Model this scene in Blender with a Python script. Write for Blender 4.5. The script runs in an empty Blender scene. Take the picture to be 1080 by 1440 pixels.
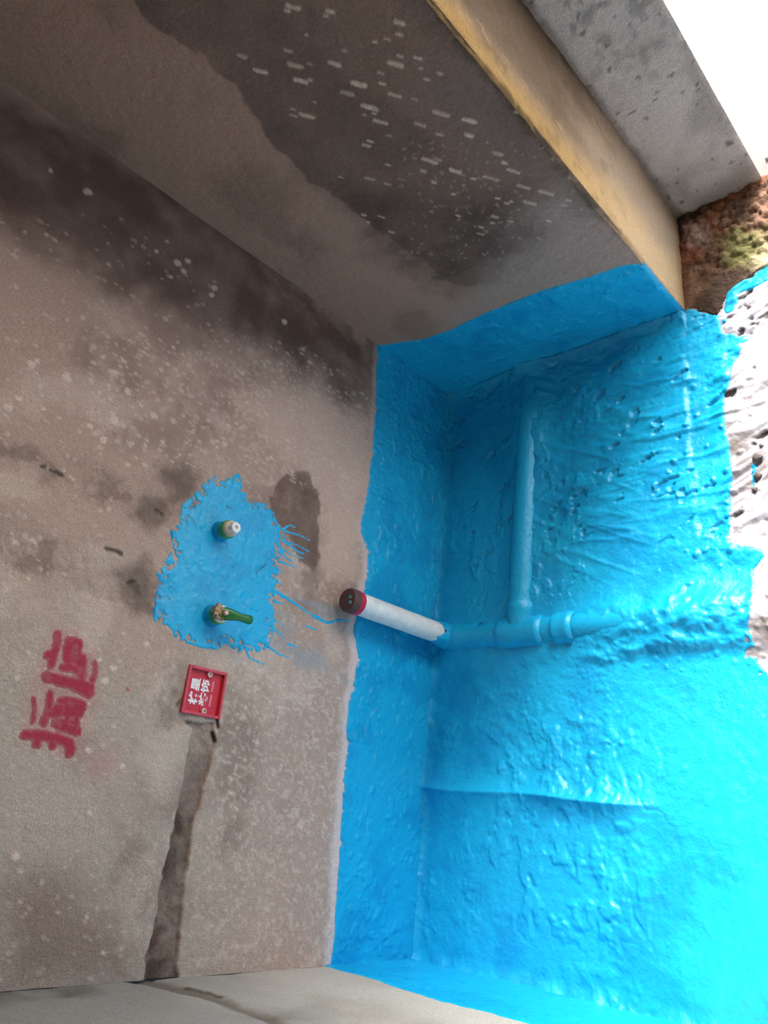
import bpy, bmesh, math, random
import numpy as np
from mathutils import Matrix, Vector

scene = bpy.context.scene
COL = scene.collection
random.seed(7)

# ------------------------------------------------------------------ camera
F_PX = 1092.84                      # focal length for a 1080 x 1440 frame
CAM = np.array([0.2669, -1.2317, 1.4985])
ROT = np.array([[0.09053992, -0.73889170, -0.66771369],     # camera right
                [-0.92425929, 0.18734095, -0.33263814],     # camera down
                [0.37087368, 0.64725762, -0.66596568]])     # camera forward
cam_data = bpy.data.cameras.new('camera')
cam_data.sensor_fit = 'HORIZONTAL'
cam_data.sensor_width = 36.0
cam_data.lens = F_PX * 36.0 / 1080.0
cam_data.clip_start = 0.01
cam = bpy.data.objects.new('camera', cam_data)
COL.objects.link(cam)
r_, d_, f_ = ROT
cam.matrix_world = Matrix(((r_[0], -d_[0], -f_[0], CAM[0]),
                           (r_[1], -d_[1], -f_[1], CAM[1]),
                           (r_[2], -d_[2], -f_[2], CAM[2]),
                           (0, 0, 0, 1)))
scene.camera = cam

# ------------------------------------------------------------------ daylight
world = bpy.data.worlds.new('overcast')
scene.world = world
world.use_nodes = True
bg = world.node_tree.nodes['Background']
bg.inputs['Color'].default_value = (1.0, 0.985, 0.965, 1)
bg.inputs['Strength'].default_value = 2.9
W = 1.411           # room width (left wall x = 0, right wall x = W)
L = 0.674           # the right wall ends here (y = -L), the doorway follows
JD = 0.275          # depth of the doorway reveal
XO = W + JD         # face of the outer leaf
YO = -0.868         # the outer leaf ends here, open air follows
YD = -2.10          # other side of the doorway
YF = -2.3           # wall behind the camera
HC = 2.6            # ceiling
HD = 1.75           # doorway head
portal = bpy.data.lights.new('doorway_daylight', 'AREA')
portal.shape = 'RECTANGLE'
portal.size = HD
portal.size_y = abs(YD - YO)
portal.cycles.is_portal = True
po = bpy.data.objects.new('doorway_daylight', portal)
po.location = (XO + 0.13, (YD + YO) / 2, HD / 2)
po.rotation_euler = (0, math.radians(90), 0)
COL.objects.link(po)
sun = bpy.data.lights.new('hazy_sun', 'SUN')
sun.energy = 8.5
sun.angle = math.radians(30)
sun.color = (1.0, 0.98, 0.95)
so = bpy.data.objects.new('hazy_sun', sun)
so.rotation_euler = Vector((1.0, -0.29, 0.76)).to_track_quat('Z', 'Y').to_euler()
so.location = (3, -2, 4)
COL.objects.link(so)
vs = scene.view_settings
vs.view_transform = 'Standard'
vs.look = 'None'
vs.gamma = 1.0
vs.use_curve_mapping = False
vs.exposure = 1.0

# ------------------------------------------------------------------ helpers
def srgb(r, g, b):
    f = lambda c: c / 12.92 if c <= 0.04045 else ((c + 0.055) / 1.055) ** 2.4
    return np.array([f(r / 255), f(g / 255), f(b / 255)])

def pix(px, py, ax, val):
    """point of the plane (axis ax = val) seen at that place of the photograph"""
    d = ROT.T @ np.array([(px - 540) / F_PX, (py - 720) / F_PX, 1.0])
    return CAM + d * (val - CAM[ax]) / d[ax]

def onback(pts):  return [tuple(pix(a, b, 1, 0.0)[[0, 2]]) for a, b in pts]
def onright(pts): return [tuple(pix(a, b, 0, W)[[1, 2]]) for a, b in pts]
def onleft(pts):  return [tuple(pix(a, b, 0, 0.0)[[1, 2]]) for a, b in pts]
def onfloor(pts): return [tuple(pix(a, b, 2, 0.0)[[0, 1]]) for a, b in pts]
def onreveal(pts): return [tuple(pix(a, b, 1, -L)[[0, 2]]) for a, b in pts]
def onleaf(pts):  return [tuple(pix(a, b, 0, XO)[[1, 2]]) for a, b in pts]

def _hash(i, j, s):
    h = (i * 374761393 + j * 668265263 + s * 1442695041) & 0xffffffff
    h = ((h ^ (h >> 13)) * 1274126177) & 0xffffffff
    h = h ^ (h >> 16)
    return (h & 0xffffff) / float(0xffffff)

def noise(u, v, freq, seed=0, fv=None):
    """value noise in -1..1; freq per metre"""
    x = u * freq; y = v * (fv if fv else freq)
    i = np.floor(x).astype(np.int64); j = np.floor(y).astype(np.int64)
    a = x - i; b = y - j
    a = a * a * a * (a * (a * 6 - 15) + 10); b = b * b * b * (b * (b * 6 - 15) + 10)
    n = ((_hash(i, j, seed) * (1 - a) + _hash(i + 1, j, seed) * a) * (1 - b)
         + (_hash(i, j + 1, seed) * (1 - a) + _hash(i + 1, j + 1, seed) * a) * b)
    return n * 2 - 1

def fbm(u, v, freq, seed=0, oct=4, fv=None, gain=0.5):
    s = 0; a = 1; t = 0
    for k in range(oct):
        q = 2.03 ** k
        # rotate each octave so that no lattice shows
        c, d = math.cos(0.6 * k), math.sin(0.6 * k)
        if fv: s = s + a * noise(u, v, freq * q, seed + k * 17, fv * q)
        else:  s = s + a * noise(u * c - v * d, u * d + v * c, freq * q, seed + k * 17)
        t += a; a *= gain
    return s / t

def sstep(a, b, x):
    t = np.clip((x - a) / (b - a), 0, 1)
    return t * t * (3 - 2 * t)

def polysd(u, v, poly):
    """signed distance to a polygon, positive inside"""
    d = np.full(u.shape, 1e9); ins = np.zeros(u.shape, bool)
    n = len(poly)
    for k in range(n):
        ax, ay = poly[k]; bx, by = poly[(k + 1) % n]
        ex, ey = bx - ax, by - ay
        t = np.clip(((u - ax) * ex + (v - ay) * ey) / (ex * ex + ey * ey + 1e-12), 0, 1)
        d = np.minimum(d, (u - ax - t * ex) ** 2 + (v - ay - t * ey) ** 2)
        c = (ay > v) != (by > v)
        xi = (bx - ax) * (v - ay) / ((by - ay) if abs(by - ay) > 1e-12 else 1e-12) + ax
        ins ^= c & (u < xi)
    d = np.sqrt(d)
    return np.where(ins, d, -d)

def linesd(u, v, pts, r0, r1=None):
    """signed distance to a stroke along a polyline with tapering radius"""
    r1 = r0 if r1 is None else r1
    out = np.full(u.shape, -1e9); n = len(pts) - 1
    for k in range(n):
        ax, ay = pts[k]; bx, by = pts[k + 1]
        ex, ey = bx - ax, by - ay
        t = np.clip(((u - ax) * ex + (v - ay) * ey) / (ex * ex + ey * ey + 1e-12), 0, 1)
        d = np.sqrt((u - ax - t * ex) ** 2 + (v - ay - t * ey) ** 2)
        r = r0 + (r1 - r0) * (k + t) / n
        out = np.maximum(out, r - d)
    return out

def soft(u, v, poly, feather, rag=0.0, freq=60, seed=0):
    s = polysd(u, v, poly)
    if rag: s = s + rag * fbm(u, v, freq, seed, 4)
    return sstep(-feather, feather, s)

def mixc(c, col, m):
    return c + (np.asarray(col) - c) * np.asarray(m)[..., None]

def axis_steps(a, b, step, *coarse):
    n = max(2, int(round(abs(b - a) / step)) + 1)
    out = list(np.linspace(a, b, n))
    out += list(coarse)
    return np.array(out)

def link(name, me, parent=None):
    o = bpy.data.objects.new(name, me)
    COL.objects.link(o)
    if parent: o.parent = parent
    return o

def tag(o, label=None, cat=None, group=None, kind=None):
    if label: o['label'] = label
    if cat: o['category'] = cat
    if group: o['group'] = group
    if kind: o['kind'] = kind
    return o

def empty(name, loc=(0, 0, 0)):
    o = bpy.data.objects.new(name, None)
    o.empty_display_size = 0.05
    o.location = loc
    COL.objects.link(o)
    return o

def grid_object(name, P, mat, parent=None, tint=None, keep=None, flip=False, boxes=()):
    """P: (n, m, 3) surface points -> one smooth mesh; boxes: solid blocks behind the surface"""
    n, m = P.shape[:2]
    idx = np.arange(n * m).reshape(n, m)
    q = np.stack([idx[:-1, :-1], idx[1:, :-1], idx[1:, 1:], idx[:-1, 1:]], -1)
    if keep is not None:
        kk = keep[:-1, :-1] | keep[1:, :-1] | keep[1:, 1:] | keep[:-1, 1:]
        q = q[kk]
    q = q.reshape(-1, 4)
    if flip: q = q[:, ::-1]
    V = P.reshape(-1, 3)
    T = np.ones((n * m, 4))
    if tint is not None: T[:, :3] = tint.reshape(-1, 3)
    if keep is not None:
        used = np.unique(q); mp = np.full(n * m, -1); mp[used] = np.arange(len(used))
        V = V[used]; T = T[used]; q = mp[q]
    ns = len(q)
    for (x0, y0, z0, x1, y1, z1) in boxes:
        b = len(V)
        V = np.vstack([V, [(x, y, z) for x in (x0, x1) for y in (y0, y1) for z in (z0, z1)]])
        T = np.vstack([T, np.tile([0.3, 0.27, 0.25, 1.0], (8, 1))])
        q = np.vstack([q, b + np.array([(0, 1, 3, 2), (4, 6, 7, 5), (0, 4, 5, 1), (2, 3, 7, 6), (0, 2, 6, 4), (1, 5, 7, 3)])])
    me = bpy.data.meshes.new(name)
    me.vertices.add(len(V)); me.vertices.foreach_set('co', V.astype(np.float32).ravel())
    me.loops.add(q.size); me.loops.foreach_set('vertex_index', q.astype(np.int32).ravel())
    me.polygons.add(len(q))
    me.polygons.foreach_set('loop_start', np.arange(0, q.size, 4, dtype=np.int32))
    sm = np.ones(len(q), bool); sm[ns:] = False
    me.polygons.foreach_set('use_smooth', sm)
    me.update(calc_edges=True)
    at = me.color_attributes.new('tint', 'FLOAT_COLOR', 'POINT')
    at.data.foreach_set('color', T.astype(np.float32).ravel())
    me.materials.append(mat)
    return link(name, me, parent)

def bm_object(name, bm, mat, parent=None, smooth=True, angle=40):
    bmesh.ops.recalc_face_normals(bm, faces=bm.faces)
    for f in bm.faces: f.smooth = smooth
    if smooth:
        for e in bm.edges:
            e.smooth = len(e.link_faces) == 2 and e.calc_face_angle(3.2) < math.radians(angle)
    me = bpy.data.meshes.new(name)
    bm.to_mesh(me); bm.free()
    me.materials.append(mat)
    return link(name, me, parent)

def lathe(bm, prof, origin, axis, seg=36, wob=0.0, seed=0):
    """profile [(radius, distance along axis)], closed at r = 0"""
    rnd = random.Random(seed)
    a = Vector(axis).normalized(); o = Vector(origin)
    u = a.orthogonal().normalized(); w = a.cross(u)
    ph = [rnd.uniform(0, 6.28) for _ in range(6)]
    rings = []
    for r, t in prof:
        if r <= 1e-6:
            rings.append([bm.verts.new(o + a * t)]); continue
        ring = []
        for k in range(seg):
            th = 2 * math.pi * k / seg
            rr = r * (1 + wob * (math.sin(2 * th + ph[0] + 30 * t) + .6 * math.sin(5 * th + ph[1] + 55 * t)))
            ring.append(bm.verts.new(o + a * t + (u * math.cos(th) + w * math.sin(th)) * rr))
        rings.append(ring)
    for A, B in zip(rings, rings[1:]):
        if len(A) == 1 and len(B) == 1: continue
        for k in range(seg):
            k2 = (k + 1) % seg
            if len(A) == 1: bm.faces.new((A[0], B[k], B[k2]))
            elif len(B) == 1: bm.faces.new((A[k], B[0], A[k2]))
            else: bm.faces.new((A[k], B[k], B[k2], A[k2]))

def box_bm(bm, c, s, bevel=0.0, rot=None):
    g = bmesh.ops.create_cube(bm, size=1.0)
    M = Matrix.Translation(Vector(c)) @ (rot.to_4x4() if rot else Matrix.Identity(4)) @ Matrix.Diagonal((s[0], s[1], s[2], 1))
    bmesh.ops.transform(bm, matrix=M, verts=g['verts'])
    if bevel:
        es = list({e for v in g['verts'] for e in v.link_edges})
        bmesh.ops.bevel(bm, geom=es, offset=bevel, segments=2, affect='EDGES', profile=0.5)

# ------------------------------------------------------------------ materials
def new_mat(name):
    m = bpy.data.materials.new(name); m.use_nodes = True
    nt = m.node_tree
    return m, nt, nt.nodes['Principled BSDF']

def nnode(nt, scale, detail=4, rough=0.6, coord=None):
    n = nt.nodes.new('ShaderNodeTexNoise')
    n.inputs['Scale'].default_value = scale
    n.inputs['Detail'].default_value = detail
    n.inputs['Roughness'].default_value = rough
    if coord is not None: nt.links.new(coord, n.inputs['Vector'])
    return n

def maprange(nt, val, a, b, c, d):
    n = nt.nodes.new('ShaderNodeMapRange')
    for k, x in zip(('From Min', 'From Max', 'To Min', 'To Max'), (a, b, c, d)): n.inputs[k].default_value = x
    nt.links.new(val, n.inputs['Value'])
    return n.outputs['Result']

def mulcol(nt, col, fac):
    n = nt.nodes.new('ShaderNodeMix'); n.data_type = 'RGBA'; n.blend_type = 'MULTIPLY'
    n.inputs['Factor'].default_value = 1.0
    nt.links.new(col, n.inputs['A']); nt.links.new(fac, n.inputs['B'])
    return n.outputs['Result']

def surface_mat(name, rough, grain, grain_scale, bump, bump_scale, colour=None, rough_var=0.0, rough_scale=40, spec=0.5, bump2=None, metallic=0.0, coat=0.0):
    """colour (or the mesh's own tint) with grain, fine relief and uneven gloss"""
    m, nt, p = new_mat(name)
    tc = nt.nodes.new('ShaderNodeTexCoord').outputs['Object']
    if colour is None:
        a = nt.nodes.new('ShaderNodeVertexColor'); a.layer_name = 'tint'; col = a.outputs['Color']
    else:
        c = nt.nodes.new('ShaderNodeRGB'); c.outputs[0].default_value = (*colour, 1); col = c.outputs[0]
    g = nnode(nt, grain_scale, 5, 0.7, tc)
    col = mulcol(nt, col, maprange(nt, g.outputs['Fac'], 0.25, 0.75, 1 - grain, 1 + grain))
    nt.links.new(col, p.inputs['Base Color'])
    p.inputs['Roughness'].default_value = rough
    p.inputs['Metallic'].default_value = metallic
    p.inputs['Specular IOR Level'].default_value = spec
    p.inputs['Coat Weight'].default_value = coat
    if rough_var:
        rn = nnode(nt, rough_scale, 4, 0.6, tc)
        nt.links.new(maprange(nt, rn.outputs['Fac'], 0.3, 0.7, rough - rough_var, rough + rough_var), p.inputs['Roughness'])
    b = nt.nodes.new('ShaderNodeBump')
    b.inputs['Strength'].default_value = 1.0; b.inputs['Distance'].default_value = bump
    nt.links.new(nnode(nt, bump_scale, 5, 0.65, tc).outputs['Fac'], b.inputs['Height'])
    if bump2:
        b2 = nt.nodes.new('ShaderNodeBump')
        b2.inputs['Strength'].default_value = 1.0; b2.inputs['Distance'].default_value = bump2[0]
        nt.links.new(nnode(nt, bump2[1], 4, 0.6, tc).outputs['Fac'], b2.inputs['Height'])
        nt.links.new(b2.outputs['Normal'], b.inputs['Normal'])
    nt.links.new(b.outputs['Normal'], p.inputs['Normal'])
    return m

M_PLASTER = surface_mat('cement_plaster', 0.9, 0.30, 300, 0.0012, 330, spec=0.2, bump2=(0.003, 70))
M_COAT = surface_mat('blue_waterproof_coat', 0.33, 0.07, 90, 0.0010, 160, rough_var=0.10, rough_scale=60, spec=0.5, bump2=(0.0025, 45))
M_SLURRY = surface_mat('grey_wet_slurry', 0.30, 0.10, 120, 0.0010, 140, rough_var=0.1, spec=0.5, bump2=(0.002, 50))
M_RUBBLE = surface_mat('raw_brick_rubble', 0.85, 0.35, 160, 0.004, 140, spec=0.25, bump2=(0.006, 60))
M_CEIL = surface_mat('bare_ceiling', 0.95, 0.1, 60, 0.002, 90, colour=(0.10, 0.095, 0.09), spec=0.1)
M_ROUGHWALL = surface_mat('plain_render', 0.95, 0.15, 60, 0.002, 120, colour=(0.10, 0.092, 0.088), spec=0.1)
M_OUT = surface_mat('outdoor_concrete', 0.9, 0.1, 30, 0.002, 60, colour=(0.72, 0.71, 0.69), spec=0.2)
M_SPRAY = surface_mat('red_spray_paint', 0.8, 0.28, 260, 0.0008, 300, spec=0.2)
M_PVC = surface_mat('white_plastic_pipe', 0.38, 0.22, 38, 0.0002, 200, colour=(0.78, 0.74, 0.71), rough_var=0.1)
M_REDRING = surface_mat('red_plastic', 0.35, 0.06, 80, 0.0002, 200, colour=tuple(srgb(205, 30, 62)))
M_REDBOX = surface_mat('red_box_plastic', 0.42, 0.06, 80, 0.0002, 200, colour=tuple(srgb(196, 20, 42)))
M_REDRIM = surface_mat('worn_red_rim', 0.6, 0.25, 160, 0.0004, 200, colour=tuple(srgb(205, 70, 85)))
M_WHITEPRINT = surface_mat('white_print', 0.6, 0.05, 200, 0.0001, 300, colour=(0.88, 0.82, 0.83))
M_PINKPRINT = surface_mat('pink_print', 0.6, 0.05, 200, 0.0001, 300, colour=tuple(srgb(240, 140, 150)))
M_SCREW = surface_mat('brass_screw', 0.4, 0.1, 200, 0.0002, 300, colour=tuple(srgb(215, 180, 165)), metallic=0.4)
M_CAPDIRT = surface_mat('dirty_brown_cap', 0.6, 0.45, 130, 0.0015, 220, colour=tuple(srgb(92, 62, 58)))
M_TEAL = surface_mat('teal_paint_dab', 0.35, 0.1, 200, 0.0004, 300, colour=tuple(srgb(80, 160, 165)))
M_GREENFIT = surface_mat('green_fitting', 0.4, 0.15, 120, 0.0003, 200, colour=tuple(srgb(70, 150, 90)))
M_GREENBAR = surface_mat('green_handle_plastic', 0.28, 0.08, 90, 0.0002, 200, colour=tuple(srgb(8, 105, 40)))
M_BRASS = surface_mat('dirty_brass', 0.45, 0.3, 160, 0.0005, 240, colour=tuple(srgb(165, 130, 100)), metallic=0.6)
M_PLUG = surface_mat('white_plug', 0.4, 0.08, 120, 0.0003, 240, colour=(0.82, 0.80, 0.77))
M_CREAM = surface_mat('cream_plug', 0.5, 0.12, 120, 0.0003, 240, colour=tuple(srgb(205, 188, 160)))
M_DARK = surface_mat('dark_void', 0.9, 0.1, 100, 0.0003, 200, colour=(0.02, 0.017, 0.016))
M_CRUMB = surface_mat('dark_mortar', 0.8, 0.3, 160, 0.001, 200, colour=tuple(srgb(92, 82, 78)))

BLUE = np.array([0.007, 0.40, 0.70])
BLUE_DEEP = np.array([0.004, 0.30, 0.60])

# ================================================================== the setting
# ------------------------------------------------------------------ floor
xs = axis_steps(0.0, XO + 0.02, 0.0027)
ys = axis_steps(0.0, -0.95, 0.0027, -1.0, -1.1, -1.3, -1.6, -1.9, YF)
X, Y = np.meshgrid(xs, ys, indexing='ij')
RUN_X = 0.702                    # line of the drain run under the coat
BR_Y = -0.256                    # line of its branch
RID_X = 0.355                    # line of the small buried conduit
fine = sstep(-1.0, -0.93, Y)

def floor_height(X, Y):
    h = 0.004 * fbm(X, Y, 5, 3, 3) + 0.0012 * fbm(X, Y, 40, 5, 4)
    # cove along the walls
    cove = 0 * X
    for d, r in ((-Y, 0.022), (X, 0.03)):
        t = np.clip(1 - d / r, 0, 1); cove = np.maximum(cove, 0.5 * r * t * t * (0.65 + 0.55 * fbm(X, Y, 26, 7, 4)))
    h = h + cove
    t = np.clip(1 - (W - X) / 0.05, 0, 1) * (Y > -L - 0.0)
    h = h + 0.02 * np.where(X < W, t * t, 0)
    # mortar heaped along the drain run, rougher towards the doorway
    dx = X - RUN_X
    g = np.exp(-(np.abs(dx + 0.004) / 0.050) ** 2.4)
    amt = 0.013 + 0.014 * sstep(-0.36, -0.50, Y)
    rough = 1 + 0.5 * fbm(X, Y, 20, 11, 4) * sstep(-0.30, -0.45, Y)
    h = h + g * amt * rough * sstep(0.0, -0.05, Y)
    # ragged lower edge of that heap
    g2 = np.exp(-((dx + 0.060 + 0.016 * fbm(X, Y, 14, 12, 3)) / 0.014) ** 2) * sstep(-0.36, -0.48, Y) * sstep(-0.86, -0.70, Y)
    h = h + 0.009 * g2 * (0.8 + 0.9 * fbm(X, Y, 40, 13, 3))
    # broad mortar bank over the branch, dying into the right wall
    gb = np.exp(-(np.abs(Y - BR_Y + 0.004 * fbm(X, Y, 9, 14, 2)) / 0.060) ** 2.2) * sstep(0.70, 0.80, X)
    h = h + 0.019 * gb * (1 + 0.25 * fbm(X, Y, 16, 15, 4))
    # small conduit: sharp low ridge fading out
    dr = np.abs(X - RID_X - 0.02 * Y - 0.003 * np.sin(Y * 17))
    fade = sstep(-0.60, -0.48, Y)
    h = h + 0.019 * np.exp(-dr / 0.016) * fade * (0.8 + 0.2 * fbm(X, Y, 9, 21, 2))
    h = h + 0.006 * np.exp(-(dr / 0.05) ** 2) * fade
    # flat scraped patches and smears left under the coat
    wx = X + 0.025 * fbm(X, Y, 9, 34, 3); wy = Y + 0.025 * fbm(X, Y, 9, 35, 3)
    zone = sstep(0.04, 0.14, X) * sstep(0.62, 0.40, X) * sstep(-0.06, -0.16, Y) * sstep(-0.68, -0.45, Y)
    n1 = fbm(wx, wy, 8, 31, 5, gain=0.62)
    h = h + zone * 0.0050 * sstep(-0.05, 0.22, n1) * (0.7 + 0.5 * fbm(X, Y, 45, 33, 4))
    n2 = fbm(wx * 0.7, wy, 17, 36, 4, gain=0.6)
    h = h + zone * 0.0030 * sstep(0.05, 0.25, n2)
    h = h - zone * 0.0030 * np.clip(1 - np.abs(fbm(wx, wy, 5, 38, 4, gain=0.6)) / 0.04, 0, 1) * sstep(-0.1, 0.3, fbm(X, Y, 6, 46, 2))
    pz = sstep(0.70, 0.80, X) * sstep(-0.06, -0.1, Y) * sstep(-0.50, -0.40, Y)
    h = h + pz * 0.0026 * sstep(0.06, 0.20, fbm(wx, wy, 14, 39, 5, gain=0.65))
    # fine stipple, everywhere a little
    pat = sstep(0.05, 0.35, fbm(X, Y, 7, 41, 3))
    h = h + 0.0022 * pat * np.clip(fbm(X, Y, 60, 43, 4), -0.1, 1) * 1.8
    # brushed folds running towards the doorway, in front of the right wall
    z2 = sstep(0.78, 0.98, X) * sstep(-0.30, -0.42, Y)
    fan = X + 0.35 * (Y + 0.35) * (X - 1.12)
    st = np.abs(fbm(fan, Y, 26, 51, 3, fv=4.5))
    h = h + 0.0048 * (1 - np.clip(st / 0.30, 0, 1)) * z2 * (0.5 + 0.5 * sstep(-0.2, 0.4, fbm(X, Y, 8, 55, 2)))
    z3 = sstep(0.80, 0.92, X) * sstep(-0.70, -0.76, Y)
    fan3 = X + 0.5 * (Y + 0.72)
    st3 = np.abs(fbm(fan3, Y, 21, 57, 3, fv=3.2))
    h = h + 0.008 * (1 - np.clip(st3 / 0.32, 0, 1)) * z3
    # scrape lines fanning off the branch
    z4 = sstep(0.76, 0.86, X) * sstep(-0.26, -0.32, Y) * sstep(-0.6, -0.5, Y)
    s4 = np.abs(fbm(X - 0.5 * Y, X + Y, 20, 61, 3, fv=3.0))
    h = h + 0.0026 * (1 - np.clip(s4 / 0.3, 0, 1)) * z4
    # step where the second coat was lapped
    h = h - 0.004 * sstep(-0.660, -0.676, Y + 0.014 * fbm(X, Y, 22, 65, 4)) * sstep(0.72, 0.78, X) * sstep(-0.35, 0.25, fbm(X, Y, 12, 66, 3))
    # crumbs
    return h

def crumbs(X, Y, n, region, rmin, rmax, seed, inside=None):
    rnd = random.Random(seed); h = np.zeros(X.shape)
    xs0 = X[:, 0]; ys0 = Y[0, :]
    for _ in range(n):
        cx = rnd.uniform(region[0], region[1]); cy = rnd.uniform(region[2], region[3])
        r = rnd.uniform(rmin, rmax); e = rnd.uniform(0.6, 1.6); a = rnd.uniform(0, 3.1)
        i = np.where(np.abs(xs0 - cx) < 2.2 * r)[0]; j = np.where(np.abs(ys0 - cy) < 2.2 * r)[0]
        if len(i) < 1 or len(j) < 1: continue
        s = np.ix_(i, j)
        dx = (X[s] - cx) * math.cos(a) + (Y[s] - cy) * math.sin(a); dy = -(X[s] - cx) * math.sin(a) + (Y[s] - cy) * math.cos(a)
        q = 1 - (dx / r) ** 2 * e - (dy / r) ** 2 / e
        h[s] = np.maximum(h[s], r * 0.8 * np.sqrt(np.clip(q, 0, 1)))
    return h

FH = floor_height(X, Y) * fine
FH = FH + 0.8 * crumbs(X, Y, 45, (0.66, 1.15, -0.80, -0.58), 0.003, 0.008, 5)
FH = FH + 0.45 * crumbs(X, Y, 110, (0.60, 0.69, -0.80, -0.40), 0.002, 0.006, 6)
FH = FH + 0.6 * crumbs(X, Y, 50, (0.05, 1.35, -0.70, -0.05), 0.0015, 0.004, 8)

rub_poly = [(W - 0.002, -L + 0.01)] + onfloor([(975, 434), (992, 440), (1010, 443), (1016, 432), (1022, 415), (1034, 402), (1052, 390), (1080, 371)]) + [(1.60, -0.98), (XO + 0.05, -0.98), (XO + 0.05, -L + 0.01)]
rub_sd = polysd(X, Y, rub_poly) + 0.004 * fbm(X, Y, 60, 71, 3)
slur = mixc(np.tile(srgb(196, 190, 198), X.shape + (1,)), srgb(150, 140, 138), sstep(0.0, 0.5, fbm(X, Y, 18, 73, 4)))
slur = mixc(slur, srgb(225, 222, 228), sstep(0.1, 0.5, fbm(X, Y, 9, 74, 4)) * 0.7)
holes = sstep(0.46, 0.56, fbm(X + 0.3 * Y, Y, 38, 75, 3, fv=20)) * sstep(0.82, 0.92, X)
fl_keep = ~((X > W + 0.03) & (Y > -L + 0.02))
slur = mixc(slur * 0.80, (0.06, 0.05, 0.045), holes)
Zf = FH - 0.006 * holes - 0.03 * sstep(0.004, 0.02, rub_sd)
floor = grid_object('floor', np.stack([X, Y, Zf], -1), M_SLURRY, tint=slur, keep=fl_keep, flip=True,
                    boxes=[(-0.05, YF - 0.05, -0.22, XO + 0.12, 0.05, -0.06)])
tag(floor, 'wet light grey screed floor under the blue waterproof coat', kind='structure')

coat_edge = onfloor([(976, 436), (1000, 441), (1011, 444), (1015, 458), (1018, 470), (1030, 470), (1046, 474), (1045, 484), (1040, 498), (1030, 520), (1029, 545),
                     (1020, 556), (1021, 580), (1022, 610), (1028, 640), (1031, 668), (1027, 700), (1028, 740), (1024, 762), (1046, 766), (1068, 770), (1076, 782), (1060, 800), (1064, 830), (1064, 866), (1056, 880), (1062, 900), (1066, 930), (1100, 960)])
coat_poly = [(-0.02, 0.02), (W + 0.02, 0.02), (W + 0.02, -L + 0.004)] + coat_edge + [(0.45, -1.4), (-0.02, -1.4)]
csd = polysd(X, Y, coat_poly) + 0.0035 * fbm(X, Y, 70, 81, 4)
# thin lap of blue along the rubble, and stray dabs
csd = np.maximum(csd, linesd(X, Y, onfloor([(1026, 434), (1030, 412), (1042, 402), (1062, 394), (1090, 376)]), 0.011, 0.020) + 0.004 * fbm(X, Y, 90, 83, 3))
csd = np.maximum(csd, linesd(X, Y, onfloor([(1060, 655), (1061, 668), (1060, 690)]), 0.006, 0.002) + 0.002 * fbm(X, Y, 120, 84, 2))
for a_, b_, r_ in ((1046, 477, 0.010), (1020, 452, 0.006), (1012, 425, 0.002)):
    q_ = onfloor([(a_, b_)])[0]; csd = np.maximum(csd, r_ - np.hypot(X - q_[0], Y - q_[1]))
csd = csd - 0.02 * sstep(0.25, 0.5, fbm(X, Y, 55, 85, 3)) * sstep(0.50, 0.56, X) * sstep(0.68, 0.62, X) * sstep(-0.71, -0.75, Y)
ctint = mixc(np.tile(BLUE, X.shape + (1,)), BLUE_DEEP, 0.8 * sstep(-0.1, 0.5, fbm(X, Y, 12, 87, 5)))
thick = 0.0022 + 0.0006 * fbm(X, Y, 50, 89, 3)
off = np.where(csd > 0, sstep(0, 0.004, csd) * thick, np.maximum(csd * 0.8, -0.004))
coat = grid_object('waterproof_coat', np.stack([X, Y, Zf + off], -1), M_COAT, floor, tint=ctint, keep=(csd > -0.004) & fl_keep, flip=True)
coat['label'] = 'glossy blue waterproof coat brushed over the floor'

# ------------------------------------------------------------------ back wall
bx = axis_steps(0.0, W, 0.0025)
bz = axis_steps(0.0, 1.42, 0.0025, 1.5, 1.7, 2.0, 2.3, HC)
U, V = np.meshgrid(bx, bz, indexing='ij')
PINK = srgb(163, 147, 139); GREY = srgb(160, 155, 148); BROWN = srgb(122, 106, 100); DARK = srgb(92, 80, 75); PALE = srgb(196, 188, 182)
low = fbm(U, V, 4, 101, 4)
c = mixc(np.tile(PINK, U.shape + (1,)), GREY, sstep(0.75, 0.30, U + 0.15 * low) * sstep(0.35, 0.75, V))
c = mixc(c, BROWN, 0.55 * sstep(0.05, 0.55, fbm(U, V, 7, 103, 5)))
c = mixc(c, PALE, 0.35 * sstep(0.10, 0.60, fbm(U, V, 11, 104, 5)))
# grain of the sandy plaster on the lower strip
sand = sstep(0.0, 0.6, fbm(U, V, 120, 105, 3)) * sstep(0.95, 0.55, V)
c = mixc(c, PALE, 0.45 * sand)
c = mixc(c, srgb(196, 178, 168), 0.6 * soft(U, V, onback([(330, 560), (420, 540), (520, 590), (515, 700), (500, 820), (455, 820), (450, 690), (400, 640)]), 0.03, 0.03, 20, 116))
damp_shade = soft(U, V, onback([(-200, -40), (-20, 100), (250, 262), (530, 480), (526, 548), (500, 560), (430, 515), (330, 470), (250, 440), (150, 400), (60, 345), (-20, 300), (-200, 190)]), 0.055, 0.05, 16, 118)  # moisture stain that also paints in the shade of the right-hand corner
c = mixc(c, srgb(86, 72, 66), np.clip(0.80 * damp_shade + 0.35 * damp_shade * fbm(U, V, 14, 119, 4), 0, 0.92))
hb = 0.0016 * fbm(U, V, 9, 107, 3) + 0.0008 * fbm(U, V, 60, 109, 4)
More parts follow.
